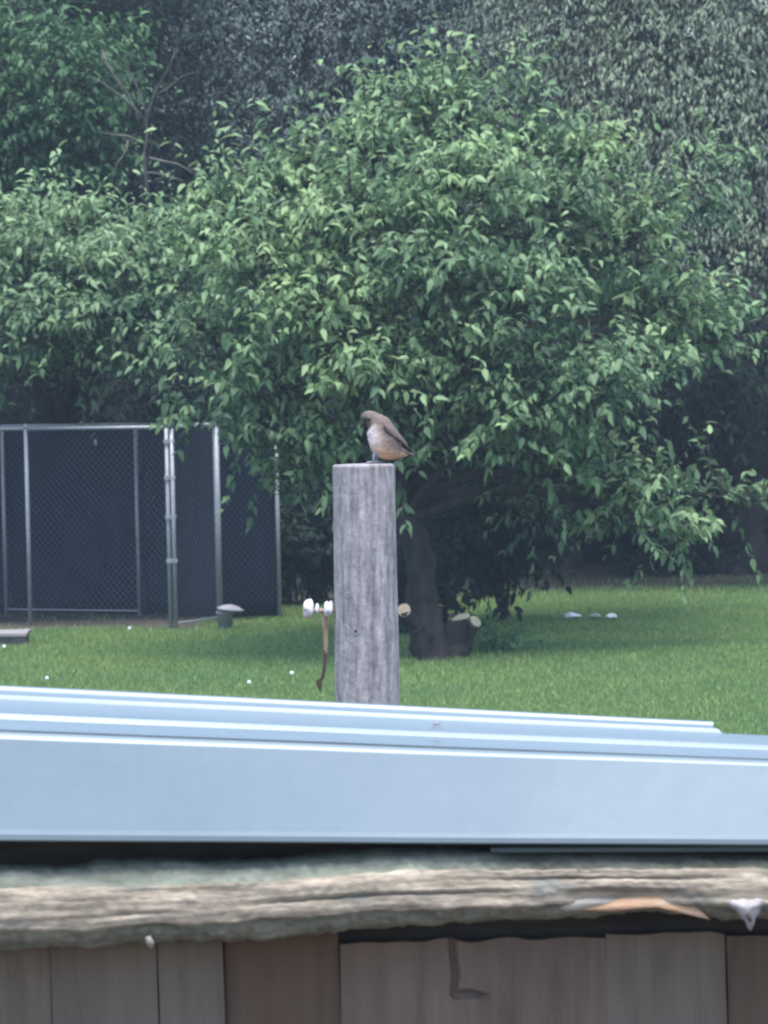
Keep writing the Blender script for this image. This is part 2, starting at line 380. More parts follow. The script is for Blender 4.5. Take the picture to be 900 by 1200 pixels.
# --- a second tree of the same sort behind the pen, to the left
lb = Vector((P(70, 700, 41.3).x, 41.3, 0))
leftblobs = [blob(*b) for b in (
    (100, 272, 39.4, 55, 30), (40, 280, 39.6, 55, 34), (170, 290, 39.2, 60, 36), (120, 325, 38.8, 85, 46), (30, 320, 39.0, 60, 55), (200, 330, 39.0, 50, 55),
    (60, 390, 38.6, 80, 45), (150, 385, 38.8, 75, 50), (20, 430, 38.9, 55, 30), (210, 410, 39.0, 45, 45), (110, 430, 39.2, 70, 28), (-60, 330, 39.4, 90, 90), (-130, 400, 39.6, 90, 80),
    (100, 350, 40.6, 140, 90, 1.), (-50, 380, 40.8, 120, 90, 1.), (235, 330, 40.0, 40, 70))]
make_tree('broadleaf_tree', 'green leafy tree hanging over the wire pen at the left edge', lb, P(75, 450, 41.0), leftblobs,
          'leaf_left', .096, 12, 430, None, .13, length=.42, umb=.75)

# --- the wood behind
make_tree('maple_tree', 'bright green tree crown at the top left corner', Vector((P(20, 650, 45).x, 45, 0)), P(30, 330, 45),
          [blob(*b) for b in ((50, 90, 44.4, 75, 55), (10, 150, 44.2, 70, 60), (95, 140, 44.6, 45, 60), (-60, 90, 44.6, 80, 70), (60, 190, 44.6, 70, 35), (-50, 200, 44.5, 90, 60), (120, 70, 45, 35, 40), (-30, 20, 45.2, 80, 30))],
          'leaf_maple', .10, 9, 250, None, .16, length=.45)
def wood_tree(name, label, px, D, blobs, lm, leaf, dens, **kw):
    b = Vector((P(px, 650, D).x, D, 0))
    return make_tree(name, label, b, P(px+10, 330, D), [blob(*q) for q in blobs], lm, leaf, 8, dens, 'trees of the wood behind the lawn', twigs=True, tmpl=(NARROW, NTRI), **kw)
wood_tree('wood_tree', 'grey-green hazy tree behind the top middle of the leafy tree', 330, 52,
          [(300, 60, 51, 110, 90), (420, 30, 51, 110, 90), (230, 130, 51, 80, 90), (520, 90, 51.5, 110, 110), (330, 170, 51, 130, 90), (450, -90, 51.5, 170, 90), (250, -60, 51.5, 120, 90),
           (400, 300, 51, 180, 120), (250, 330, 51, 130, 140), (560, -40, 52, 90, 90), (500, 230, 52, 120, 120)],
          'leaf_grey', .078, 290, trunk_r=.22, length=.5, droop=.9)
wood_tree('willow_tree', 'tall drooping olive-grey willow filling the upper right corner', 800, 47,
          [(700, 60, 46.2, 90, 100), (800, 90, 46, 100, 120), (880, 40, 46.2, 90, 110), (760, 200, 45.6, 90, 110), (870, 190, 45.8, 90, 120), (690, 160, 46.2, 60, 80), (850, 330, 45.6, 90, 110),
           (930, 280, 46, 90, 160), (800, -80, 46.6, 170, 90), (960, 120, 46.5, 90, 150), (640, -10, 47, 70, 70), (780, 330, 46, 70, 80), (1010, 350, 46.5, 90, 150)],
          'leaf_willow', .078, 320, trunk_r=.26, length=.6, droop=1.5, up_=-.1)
wood_tree('wood_tree', 'dark brownish thicket tree under the willow at the right edge', 885, 45.4,
          [(880, 450, 45.6, 60, 60), (800, 440, 46, 70, 60), (900, 400, 45.6, 60, 60), (960, 500, 46, 90, 120), (740, 380, 46.5, 70, 60)],
          'leaf_dull', .10, 130, trunk_r=.40, length=.5, droop=1.2)
wood_tree('wood_tree', 'dark overhanging tree added for shade behind the lower right boughs of the leafy tree', 650, 46.5,
          [(620, 440, 44.8, 120, 50), (740, 450, 44.6, 110, 45), (880, 470, 44.8, 110, 40), (560, 470, 46.5, 120, 60), (700, 440, 47.5, 140, 60), (860, 440, 48, 140, 70), (640, 410, 42.6, 120, 50), (780, 425, 42.0, 120, 50), (900, 435, 42.0, 110, 55), (1020, 430, 42, 110, 60), (700, 380, 44, 140, 60), (880, 390, 44, 130, 60)],  # overhanging boughs added to keep the ground beneath in shade
          'leaf_shaded', .12, 130, trunk_r=.2, length=.5, droop=1.0)
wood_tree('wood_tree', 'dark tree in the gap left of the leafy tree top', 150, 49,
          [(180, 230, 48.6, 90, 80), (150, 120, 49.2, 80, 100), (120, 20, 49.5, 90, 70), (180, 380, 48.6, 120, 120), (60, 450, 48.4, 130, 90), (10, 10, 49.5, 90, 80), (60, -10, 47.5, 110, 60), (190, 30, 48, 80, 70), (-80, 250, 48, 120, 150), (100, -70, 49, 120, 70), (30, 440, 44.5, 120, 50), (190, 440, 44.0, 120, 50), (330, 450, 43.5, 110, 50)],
          'leaf_shaded', .13, 110, trunk_r=.2, length=.5)
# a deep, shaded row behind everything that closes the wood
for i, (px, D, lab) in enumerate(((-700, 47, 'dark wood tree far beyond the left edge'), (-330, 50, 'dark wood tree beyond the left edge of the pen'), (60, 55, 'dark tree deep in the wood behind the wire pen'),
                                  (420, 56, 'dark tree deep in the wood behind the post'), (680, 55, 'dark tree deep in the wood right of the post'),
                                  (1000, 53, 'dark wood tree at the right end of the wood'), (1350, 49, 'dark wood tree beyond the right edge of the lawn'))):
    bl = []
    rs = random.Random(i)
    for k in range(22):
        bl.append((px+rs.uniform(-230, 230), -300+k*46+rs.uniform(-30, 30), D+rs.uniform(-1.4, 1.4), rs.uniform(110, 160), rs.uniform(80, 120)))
    wood_tree('wood_tree', lab, px, D, bl, 'leaf_shaded', .17, 62, trunk_r=.25, length=.6, shell=.4)

# --- low dark shrubs under the trees
def shrub(label, px, py, D, rx, ry, lm='leaf_shaded', n=3, leaf=.10):
    b = Vector((P(px, py, D).x, D, 0)); rs = random.Random(int(px))
    t = thing('shrub', label, 'shrub', (b.x, D, 0), 0, 'low shrubs under the trees')
    PP, AA, SS, TT = [], [], [], []
    s = D/F
    bm = bmesh.new()
    for k in range(n):
        c = P(px+rs.uniform(-.6, .6)*rx, py+rs.uniform(-.4, .4)*ry, D+rs.uniform(-.3, .3))
        tube(bm, limb_pts((b.x, D, 0), c, 5, .05, k), [.02, .017, .014, .01, .006], 6)
        _, _, pos, ax, sz, tn = shoots(c, (rx*s*.75, min(.9, rx*s*.7), ry*s*.75), 150, 8, leaf, .5, .35, .4, .3)
        PP.append(pos); AA.append(ax); SS.append(sz); TT.append(tn)
    bm_link('stem', bm, M['bark'], t, True)
    pos, ax, sz, tn = map(np.concatenate, (PP, AA, SS, TT)); k = pos[:, 2] > .04
    tag(link('foliage', leaves_mesh('foliage', leaf_frames(pos[k], ax[k], sz[k], tn[k])), M[lm], t), kind='stuff')
shrub('dark leafy shrub right of the leaning trunk under the tree', 590, 610, 37.5, 60, 70, n=5)
shrub('dark shrub at the back of the lawn under the lowest right bough', 830, 665, 45.2, 80, 24)
shrub('dark shrub at the back of the lawn at the right edge', 950, 650, 45.5, 70, 40)
shrub('dark shrub between the pen and the leaning trunk', 370, 640, 41, 60, 60, n=4)
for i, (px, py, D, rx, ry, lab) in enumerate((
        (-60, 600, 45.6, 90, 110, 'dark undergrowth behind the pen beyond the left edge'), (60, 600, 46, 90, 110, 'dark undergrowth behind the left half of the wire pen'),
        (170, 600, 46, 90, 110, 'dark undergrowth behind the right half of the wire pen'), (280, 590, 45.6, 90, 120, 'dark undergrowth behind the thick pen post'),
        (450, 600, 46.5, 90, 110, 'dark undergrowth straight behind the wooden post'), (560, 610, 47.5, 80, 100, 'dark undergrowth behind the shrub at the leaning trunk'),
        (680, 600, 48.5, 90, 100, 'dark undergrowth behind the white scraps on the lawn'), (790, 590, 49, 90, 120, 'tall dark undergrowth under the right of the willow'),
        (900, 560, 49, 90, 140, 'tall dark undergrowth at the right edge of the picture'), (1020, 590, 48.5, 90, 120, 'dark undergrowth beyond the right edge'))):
    shrub(lab, px, py, D, rx, ry, 'leaf_shaded', 9, .14)  # undergrowth added so the background behind pen and lawn stays dark
shrub('low green weeds at the right foot of the sawn stumps', 578, 768, 33.6, 22, 7, 'leaf_maple', 2, .04)
shrub('small dark shrub left of the tan sawn limb', 486, 700, 36.5, 25, 40, n=2)

# --- bare dead branches
def dead(label, px, py, D, segs, r=.02):
    b = P(px, py, D); t = thing('dead_branches', label, 'branch', b)
    for (ax_, ay, bx, by, k) in segs:
        bm = bmesh.new(); tube(bm, limb_pts(P(ax_, ay, D), P(bx, by, D-.35*k), 6, .06, ax_), [r*k*(1-.8*j/5) for j in range(6)], 6)
        bm_link('branch', bm, M['dead_twig'], t, True)
dead('bare grey dead branches in the dark gap at upper left', 165, 235, 43.6,
     ((175, 250, 165, 110, 1.3), (170, 140, 105, 90, 1.), (168, 150, 205, 60, 1.), (172, 170, 115, 155, .9), (174, 185, 230, 205, .9), (165, 205, 215, 212, .8), (165, 215, 180, 165, .8), (135, 105, 160, 85, .7), (150, 165, 130, 215, .6), (170, 120, 135, 60, .7), (185, 110, 230, 85, .6), (120, 60, 165, 150, .6)))
dead('pale bare twig against the willow at the right edge', 895, 280, 44.6, ((905, 300, 890, 205, .9), (893, 245, 870, 240, .6), (897, 260, 884, 255, .5)), .018)

# ------------------------------------------------------------------ the chain-link dog pen
kb = G(203, 737)
pen = thing('dog_pen', 'chain-link wire dog pen with galvanised pipe frame at the left', 'pen', kb)
H = 1.86
def pipe(name, a, b, r, parent=pen, n=10, m='galv'):
    bm = bmesh.new(); tube(bm, [a, b], r, n); return bm_link(name, bm, M[m], parent, True)
def gp(px, py): g = G(px, py); return Vector((g.x, g.y, 0))
pA, pB, pC = gp(36, 733), gp(200.5, 737), gp(206.5, 737)
pD, pE = gp(258, 729), gp(328, 724)
back = [gp(8, 720), gp(164, 722)]
pL = pA + (pA-pB).normalized()*1.35; pL2 = pL + (pA-pB).normalized()*1.35
Z = Vector((0, 0, 1))
def post(p, r, h=H):
    o = pipe('post', p - Z*.1, p + Z*h, r)
    bm = bmesh.new(); lathe(bm, [(r*1.15, -.02), (r*1.15, .005), (r*.7, .02), (r*.2, .028)], p + Z*h, 12); bm_link('post_cap', bm, M['galv'], o, True)
for p, r in ((pA, .02), (pB, .019), (pC, .019), (pD, .029), (pE, .02), (pL, .019), (pL2, .019)): post(p, r)
for p in back: post(p, .02, H-.03)
def rail(a, b, z, r=.016): pipe('rail', a + Z*z, b + Z*z, r)
def mesh_panel(a, b, z0=.04, z1=H-.03, pitch=.070, r=.0011):
    d = (b-a); W = d.length; d.normalize(); nrm = d.cross(Z)
    A, B = [], []
    for s in (1, -1):
        k = -z1
        while k < W + z1:
            # line: u = k + s*(z-z0)
            lo, hi = z0, z1
            if s > 0: lo = max(lo, z0-k); hi = min(hi, z0+W-k)
            else: lo = max(lo, z0+k-W); hi = min(hi, z0+k)
            if hi - lo > .02:
                A.append(a + d*(k+s*(lo-z0)) + Z*lo + nrm*.002*s); B.append(a + d*(k+s*(hi-z0)) + Z*hi + nrm*.002*s)
            k += pitch*1.0
    A, B = np.array([tuple(v) for v in A]), np.array([tuple(v) for v in B])
    n = len(A); dd = unit(B-A); s_ = unit(np.cross(dd, np.array([tuple(nrm)]*n))); q = np.cross(dd, s_)
    o = [s_, -s_*.5+q*.87, -s_*.5-q*.87]
    V = np.stack([A+o[0]*r, A+o[1]*r, A+o[2]*r, B+o[0]*r, B+o[1]*r, B+o[2]*r], 1).reshape(-1, 3)
    T = (np.arange(n)*6)[:, None, None] + np.array([(0,1,4),(0,4,3),(1,2,5),(1,5,4),(2,0,3),(2,3,5)])[None]
    tag(link('wire_mesh', fast_mesh('wire_mesh', V, T.reshape(-1, 3)), M['wire'], pen), kind='stuff')
for a, b in ((pL2, pL), (pL, pA), (pA, pB), (pC, pD), (pD, pE), (back[0], back[1]), (back[1], pD)):
    rail(a, b, H-.02, .017)
    if a is pC or a is back[0]: rail(a, b, .05, .009)
    mesh_panel(a, b)
bl0 = back[0] + (back[0]-back[1]).normalized()*1.5
rail(bl0, back[0], H-.05); mesh_panel(bl0, back[0])
ADDED_BACKING = simple('added_backing', (.006, .010, .020), (.013, .020, .036), 5, .8, .05, 0, (1, 1, .4), .3, .02)  # dark sheet added behind the pen to get its even dark inside
def added_backing(a, b):
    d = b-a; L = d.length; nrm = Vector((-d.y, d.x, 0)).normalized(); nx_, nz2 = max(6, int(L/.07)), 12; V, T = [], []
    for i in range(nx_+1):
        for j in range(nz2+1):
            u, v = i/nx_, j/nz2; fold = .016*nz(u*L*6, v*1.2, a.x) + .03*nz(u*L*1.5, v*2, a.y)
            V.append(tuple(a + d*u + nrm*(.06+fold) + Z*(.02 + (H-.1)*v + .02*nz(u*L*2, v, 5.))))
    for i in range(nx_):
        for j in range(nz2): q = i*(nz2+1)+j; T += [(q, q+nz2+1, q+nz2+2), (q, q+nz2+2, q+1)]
    o = link('added_backing', fast_mesh('added_backing', V, T), ADDED_BACKING, pen); md = o.modifiers.new('thick', 'SOLIDIFY'); md.thickness = .004
added_backing(bl0, back[0]); added_backing(back[0], back[1]); added_backing(back[1], pD + (pE-pD)*.02 + Vector((0, .25, 0))); added_backing(pD + Vector((.03, .2, 0)), pE)
for z in (H-.15, .62, 1.02, 1.38):       # clamps that tie the two corner pipes
    bm = bmesh.new(); c = (pB+pC)/2 + Z*z
    box(bm, (c.x-.05, c.y-.026, c.z-.018), (c.x+.05, c.y+.026, c.z+.018)); bmesh.ops.bevel(bm, geom=bm.edges[:], offset=.006, segments=2)
    bm_link('clamp', bm, M['galv'], pen)

# lidded pail by the thick pen post, with its lid pushed askew
bk = G(264, 736); M['pail'] = simple('pail', (.19, .19, .21), (.30, .30, .33), 14, .6, .3)
pail = thing('pail', 'grey pail with a crooked lid at the foot of the thick pen post', 'pail', (bk.x, bk.y, 0))
bm = bmesh.new(); lathe(bm, [(.055, 0), (.06, .004), (.078, .135), (.083, .137), (.083, .15), (.074, .15), (.07, .03), (.01, .025)], (bk.x, bk.y, 0), 20); bm_link('bucket', bm, M['pail'], pail, True)
bm = bmesh.new(); lathe(bm, [(.10, -.012), (.125, -.008), (.125, .008), (.11, .014), (.07, .035), (.02, .045)], (0, 0, 0), 22)
bmesh.ops.transform(bm, matrix=Matrix.Translation((bk.x+.05, bk.y, .168)) @ Matrix.Rotation(R(7), 4, 'Y'), verts=bm.verts)
bm_link('lid', bm, M['pail'], pail, True)

# dark flat-topped timber block at the left edge of the lawn
tb = G(6, 757); M['block'] = simple('block', (.085, .075, .07), (.19, .17, .165), 8, .9, .1, 0, (1, 4, 4), .5, .01)
bm = bmesh.new(); box(bm, (tb.x-.55, tb.y-.02, 0), (tb.x+.17, tb.y+.4, .085)); bmesh.ops.subdivide_edges(bm, edges=bm.edges[:], cuts=5, use_grid_fill=True)
for v in bm.verts: v.co += Vector((nz(v.co.x*5, v.co.y*5, v.co.z*9), nz(v.co.x*5+9, v.co.y*5, v.co.z*9), .6*nz(v.co.x*5, v.co.y*5+9, v.co.z*9)))*.025
tim = thing('timber_block', 'low dark weathered timber lying on the grass at the left edge', 'timber', (tb.x, tb.y, 0))
bm_link('beam', bm, M['block'], tim)
bm = bmesh.new(); box(bm, (tb.x-.6, tb.y-.06, .088), (tb.x+.19, tb.y+.42, .112)); bmesh.ops.subdivide_edges(bm, edges=bm.edges[:], cuts=4, use_grid_fill=True)
for v in bm.verts: v.co.z += .014*nz(v.co.x*4, v.co.y*4) ; v.co.y += .02*nz(v.co.x*6, 3.)
bm_link('board', bm, simple('board', (.20, .185, .19), (.32, .30, .31), 8, .9, .1, 0, (1, 5, 5)), tim)

# bits of white litter on the lawn
def scrap(label, px, py, wpx, hpx, m, seed):
    g = G(px, py); s = g.y/F; bm = bmesh.new()
    bmesh.ops.create_icosphere(bm, subdivisions=3, radius=1)
    for v in bm.verts:
        c = v.co.copy(); k = 1+.35*nz(c.x*1.6+seed, c.y*1.6, c.z*1.6)
        taper = 1 - .45*max(0, c.x) if seed % 2 else 1 - .4*max(0, -c.x)
        v.co = Vector((g.x + c.x*wpx/2*s*k, g.y + c.y*.07*k, .045 + c.z*hpx/2*s*1.2*k*taper + hpx*.3*s))
    o = bm_link('litter', bm, m, None, True)
    tag(o, label, 'litter', 'bits of litter on the lawn')
    return o
scrap('larger bright white scrap on the lawn, leftmost of three', 670, 729, 22, 6, M['white'], 1)
scrap('dull greenish scrap on the lawn between two white ones', 697, 729, 13, 5, simple('dull_scrap', (.22, .27, .24), (.33, .38, .34), 20), 4)
scrap('smaller bright white scrap on the lawn, rightmost of three', 716, 729, 14, 5, M['white'], 6)
for px, py, lab in ((152, 744, 'white clover bloom in the grass below the pen'), (342, 798, 'white clover bloom in the grass left of the post foot'),
                    (292, 809, 'white clover bloom in the grass just above the metal roof'), (55, 804, 'white clover bloom by the roof edge at far left'), (5, 766, 'white clover bloom below the dark timber')):
    g = G(px, py); bm = bmesh.new(); bmesh.ops.create_icosphere(bm, subdivisions=2, radius=.015)
    for v in bm.verts: v.co = v.co*(1+.3*nz(v.co.x*60+px, v.co.y*60, v.co.z*60)) + Vector((g.x, g.y, .06))
    t = thing('clover_bloom', lab, 'flower', (g.x, g.y, 0), 0, 'clover blooms in the lawn')
    bm_link('bloom', bm, M['white'], t, True)
    bm = bmesh.new(); tube(bm, [(g.x, g.y, -.01), (g.x+.004, g.y, .055)], .003, 5); bm_link('stem', bm, M['grass'], t)

# ------------------------------------------------------------------ the post
PD = 9.6
pt = P(426, 545, PD); pbx = P(430.5, 822, PD)
POSTM = attr_mat('weathered_post', .9, .15, 85, .42, .8, .005, (1, 1, .65))
def wooden_post():
    n, rows = 96, 150; zt = pt.z; V = []; C = []
    cr_ = [random.Random(5).uniform(0, 2*math.pi) for _ in range(1)]
    rs = random.Random(9); cracks = [(rs.uniform(math.pi, 2*math.pi), rs.uniform(0, 1.5), rs.uniform(.1, .5), rs.uniform(.0015, .004)) for _ in range(26)]
    for j in range(rows+1):
        z = -.05 + (zt+.05)*(1-(1-j/rows)**1.6); dzt = zt - z
        rad = .0735 + .0022*min(1, dzt/.55) - (.0035*(1-dzt/.005)**2 if dzt < .005 else 0)
        cx = pt.x + (pbx.x-pt.x)*min(dzt, .6)/(pt.z-pbx.z)
        for k in range(n):
            q = 2*math.pi*k/n; ca, sa = math.cos(q), math.sin(q)
            r = rad*(1 + .025*nz(ca*1.5, sa*1.5, z*1.6) + .012*nz(ca*9, sa*9, z*2.2)); dark = 0
            for (cq, cd, cl, dep) in cracks:
                dq = (q-cq - .25*nz(z*4, cq) + math.pi) % (2*math.pi) - math.pi
                if abs(dq) < .09 and cd < dzt < cd+cl:
                    f = (1-abs(dq)/.09)*min(1, 8*min(dzt-cd, cd+cl-dzt)); r -= dep*f; dark = max(dark, f*dep/.004)
            V.append((cx+ca*r, PD+.0755+sa*r, z))
            k1 = .5+.5*nz(ca*4, sa*4, z*3.); k2 = .5+.5*nz(ca*16, sa*16, z*5.)
            k3 = nz(ca*7, sa*7, z*16.); k4 = nz(ca*22, sa*22, z*30.)
            c = np.array((.365, .347, .358))*(.8+.3*k1)*(.88+.2*k2)*(1+.38*k3)*(1+.34*k4)*(1-.45*dark)
            c *= 1 + .35*max(0, nz(ca*2.5+4, sa*2.5, z*7)) ; C.append(c)
    T = []
    for j in range(rows):
        for k in range(n):
            a, b = j*n+k, j*n+(k+1) % n; T += [(a, b, b+n), (a, b+n, a+n)]
    V.append((pt.x, PD+.0755, zt+.002)); C.append(np.array((.42, .40, .42)))
    for k in range(n): T.append((rows*n+k, rows*n+(k+1) % n, len(V)-1))
    me = fast_mesh('shaft', V, T); set_tint(me, C)
    t = thing('wooden_post', 'thick weathered grey round wooden post the bird perches on', 'post', (pbx.x, PD+.0755, 0))
    link('shaft', me, POSTM, t)
    for px, py, r, kn, in ((408.5, 697, .0045, 'knot'), (417, 740, .0052, 'bolt_hole')):
        p = P(px, py, PD); ang = math.asin(max(-1, min(1, (p.x-(pt.x+pbx.x)/2)/.0755)))
        c = Vector((p.x, PD+.0755-.0755*math.cos(ang)-.0005, p.z)); bm = bmesh.new()
        d = Vector((math.sin(ang), -math.cos(ang), .1)).normalized()
        a = d.orthogonal().normalized(); b = d.cross(a)
        for ro, ri, dp in ((1.7, 1.0, 0),):
            o_ = [bm.verts.new(c + (a*math.cos(q)*1.0+b*math.sin(q))*r*ro*(1+.2*nz(q*2, px))) for q in [2*math.pi*k/16 for k in range(16)]]
            m_ = [bm.verts.new(c + d*.0002 + (a*math.cos(q)*(1+.2*nz(q*1.5, px, 3))+b*math.sin(q))*r*1.15) for q in [2*math.pi*k/16 for k in range(16)]]
            i_ = [bm.verts.new(c + d*.0003 + (a*math.cos(q)*(1+.25*nz(q*1.5, px))+b*math.sin(q))*r*(.8 if kn == 'bolt_hole' else .45)) for q in [2*math.pi*k/16 for k in range(16)]]
            for k in range(16):
                bm.faces.new((o_[k], o_[(k+1)%16], m_[(k+1)%16], m_[k])); bm.faces.new((m_[k], m_[(k+1)%16], i_[(k+1)%16], i_[k]))
            bm.faces.new(i_)
        me = bpy.data.meshes.new(kn); bmesh.ops.recalc_face_normals(bm, faces=bm.faces); bm.to_mesh(me); bm.free()
        me.materials.append(simple(kn+'_rim', (.16, .155, .165), (.27, .26, .275), 90)); me.materials.append(simple(kn+'_core', (.035, .033, .035), (.07, .065, .068), 60))
        if kn == 'bolt_hole': me.polygons[len(me.polygons)-1].material_index = 1  # flat dark face painted as the hole's shaded inside
        else:
            for p_ in me.polygons: p_.material_index = 0
            me.polygons[len(me.polygons)-1].material_index = 1
        link(kn, me, None, t)
    return t
post_t = wooden_post()

# white knobs on a peg at the post's left side, with a brown strip dangling from them
ins = thing('knob_bracket', 'white knobs on a peg at left of wooden post, with brown strip dangling', 'insulator', P(390, 714, PD+.07))
def axx(px, py): return P(px, py, PD+.07)
M['rust'] = simple('rust', (.13, .075, .05), (.25, .16, .12), 40, .9, .2)
bm = bmesh.new(); tube(bm, [axx(396, 715), axx(357, 716)], .0055, 10); bm_link('peg', bm, simple('peg', (.25, .18, .16), (.42, .33, .30), 50), ins, True)
KNOB = simple('knob_white', (.30, .24, .23), (.74, .74, .77), 55, .4, .5); KNOB.node_tree.nodes['Color Ramp'].color_ramp.elements[1].position = .56
def knob(pxs, rs_):
    bm = bmesh.new(); pts = [axx(x, 713.5 + (x-372)*.02) for x in pxs]
    tube(bm, pts, [r/505 for r in rs_], 18, True, .35, pxs[0]); bm_link('knob', bm, KNOB, ins, True)
knob((355.5, 356.5, 359, 362, 364.5, 366.5, 367.5), (6, 9, 10.5, 9.8, 10.2, 8.5, 5))
knob((379.5, 380.5, 382.5, 385, 387.5, 389.5, 390.5), (5, 8.5, 9.6, 8.4, 9.4, 8.6, 5))
knob((369.5, 370.2, 371.5, 373, 374), (3.5, 5.6, 6.2, 5.6, 3.5))
def strip(pts, wid, m, th=.002):
    bm = bmesh.new(); L, Rr = [], []
    for (px, py), w_ in zip(pts, wid):
        L.append(axx(px-w_/2, py)); Rr.append(axx(px+w_/2, py))
    off = Vector((0, th, 0)); rings = []
    for a, b in zip(L, Rr):
        mid = (a+b)/2 - off*.8
        rings.append([bm.verts.new(v) for v in (a-off, mid-off, b-off, b+off, mid+off*.2, a+off)])
    for i in range(len(rings)-1):
        for k in range(6): bm.faces.new((rings[i][k], rings[i][(k+1)%6], rings[i+1][(k+1)%6], rings[i+1][k]))
    bm.faces.new(rings[0][::-1]); bm.faces.new(rings[-1]); bmesh.ops.recalc_face_normals(bm, faces=bm.faces)
    bm_link('strip', bm, m, ins)
strip(((380, 712), (380.5, 725), (381.5, 740), (382, 755), (381.5, 765)), (8, 7, 6, 5, 4.5), simple('strip_tan', (.19, .14, .10), (.34, .26, .19), 40))
strip(((381.3, 762), (381, 775), (379.5, 785), (378, 793), (374, 797), (374, 804), (375.5, 811)), (4.5, 4, 4, 4.5, 8, 6, 1), simple('strip_dark', (.05, .035, .025), (.10, .075, .055), 40))

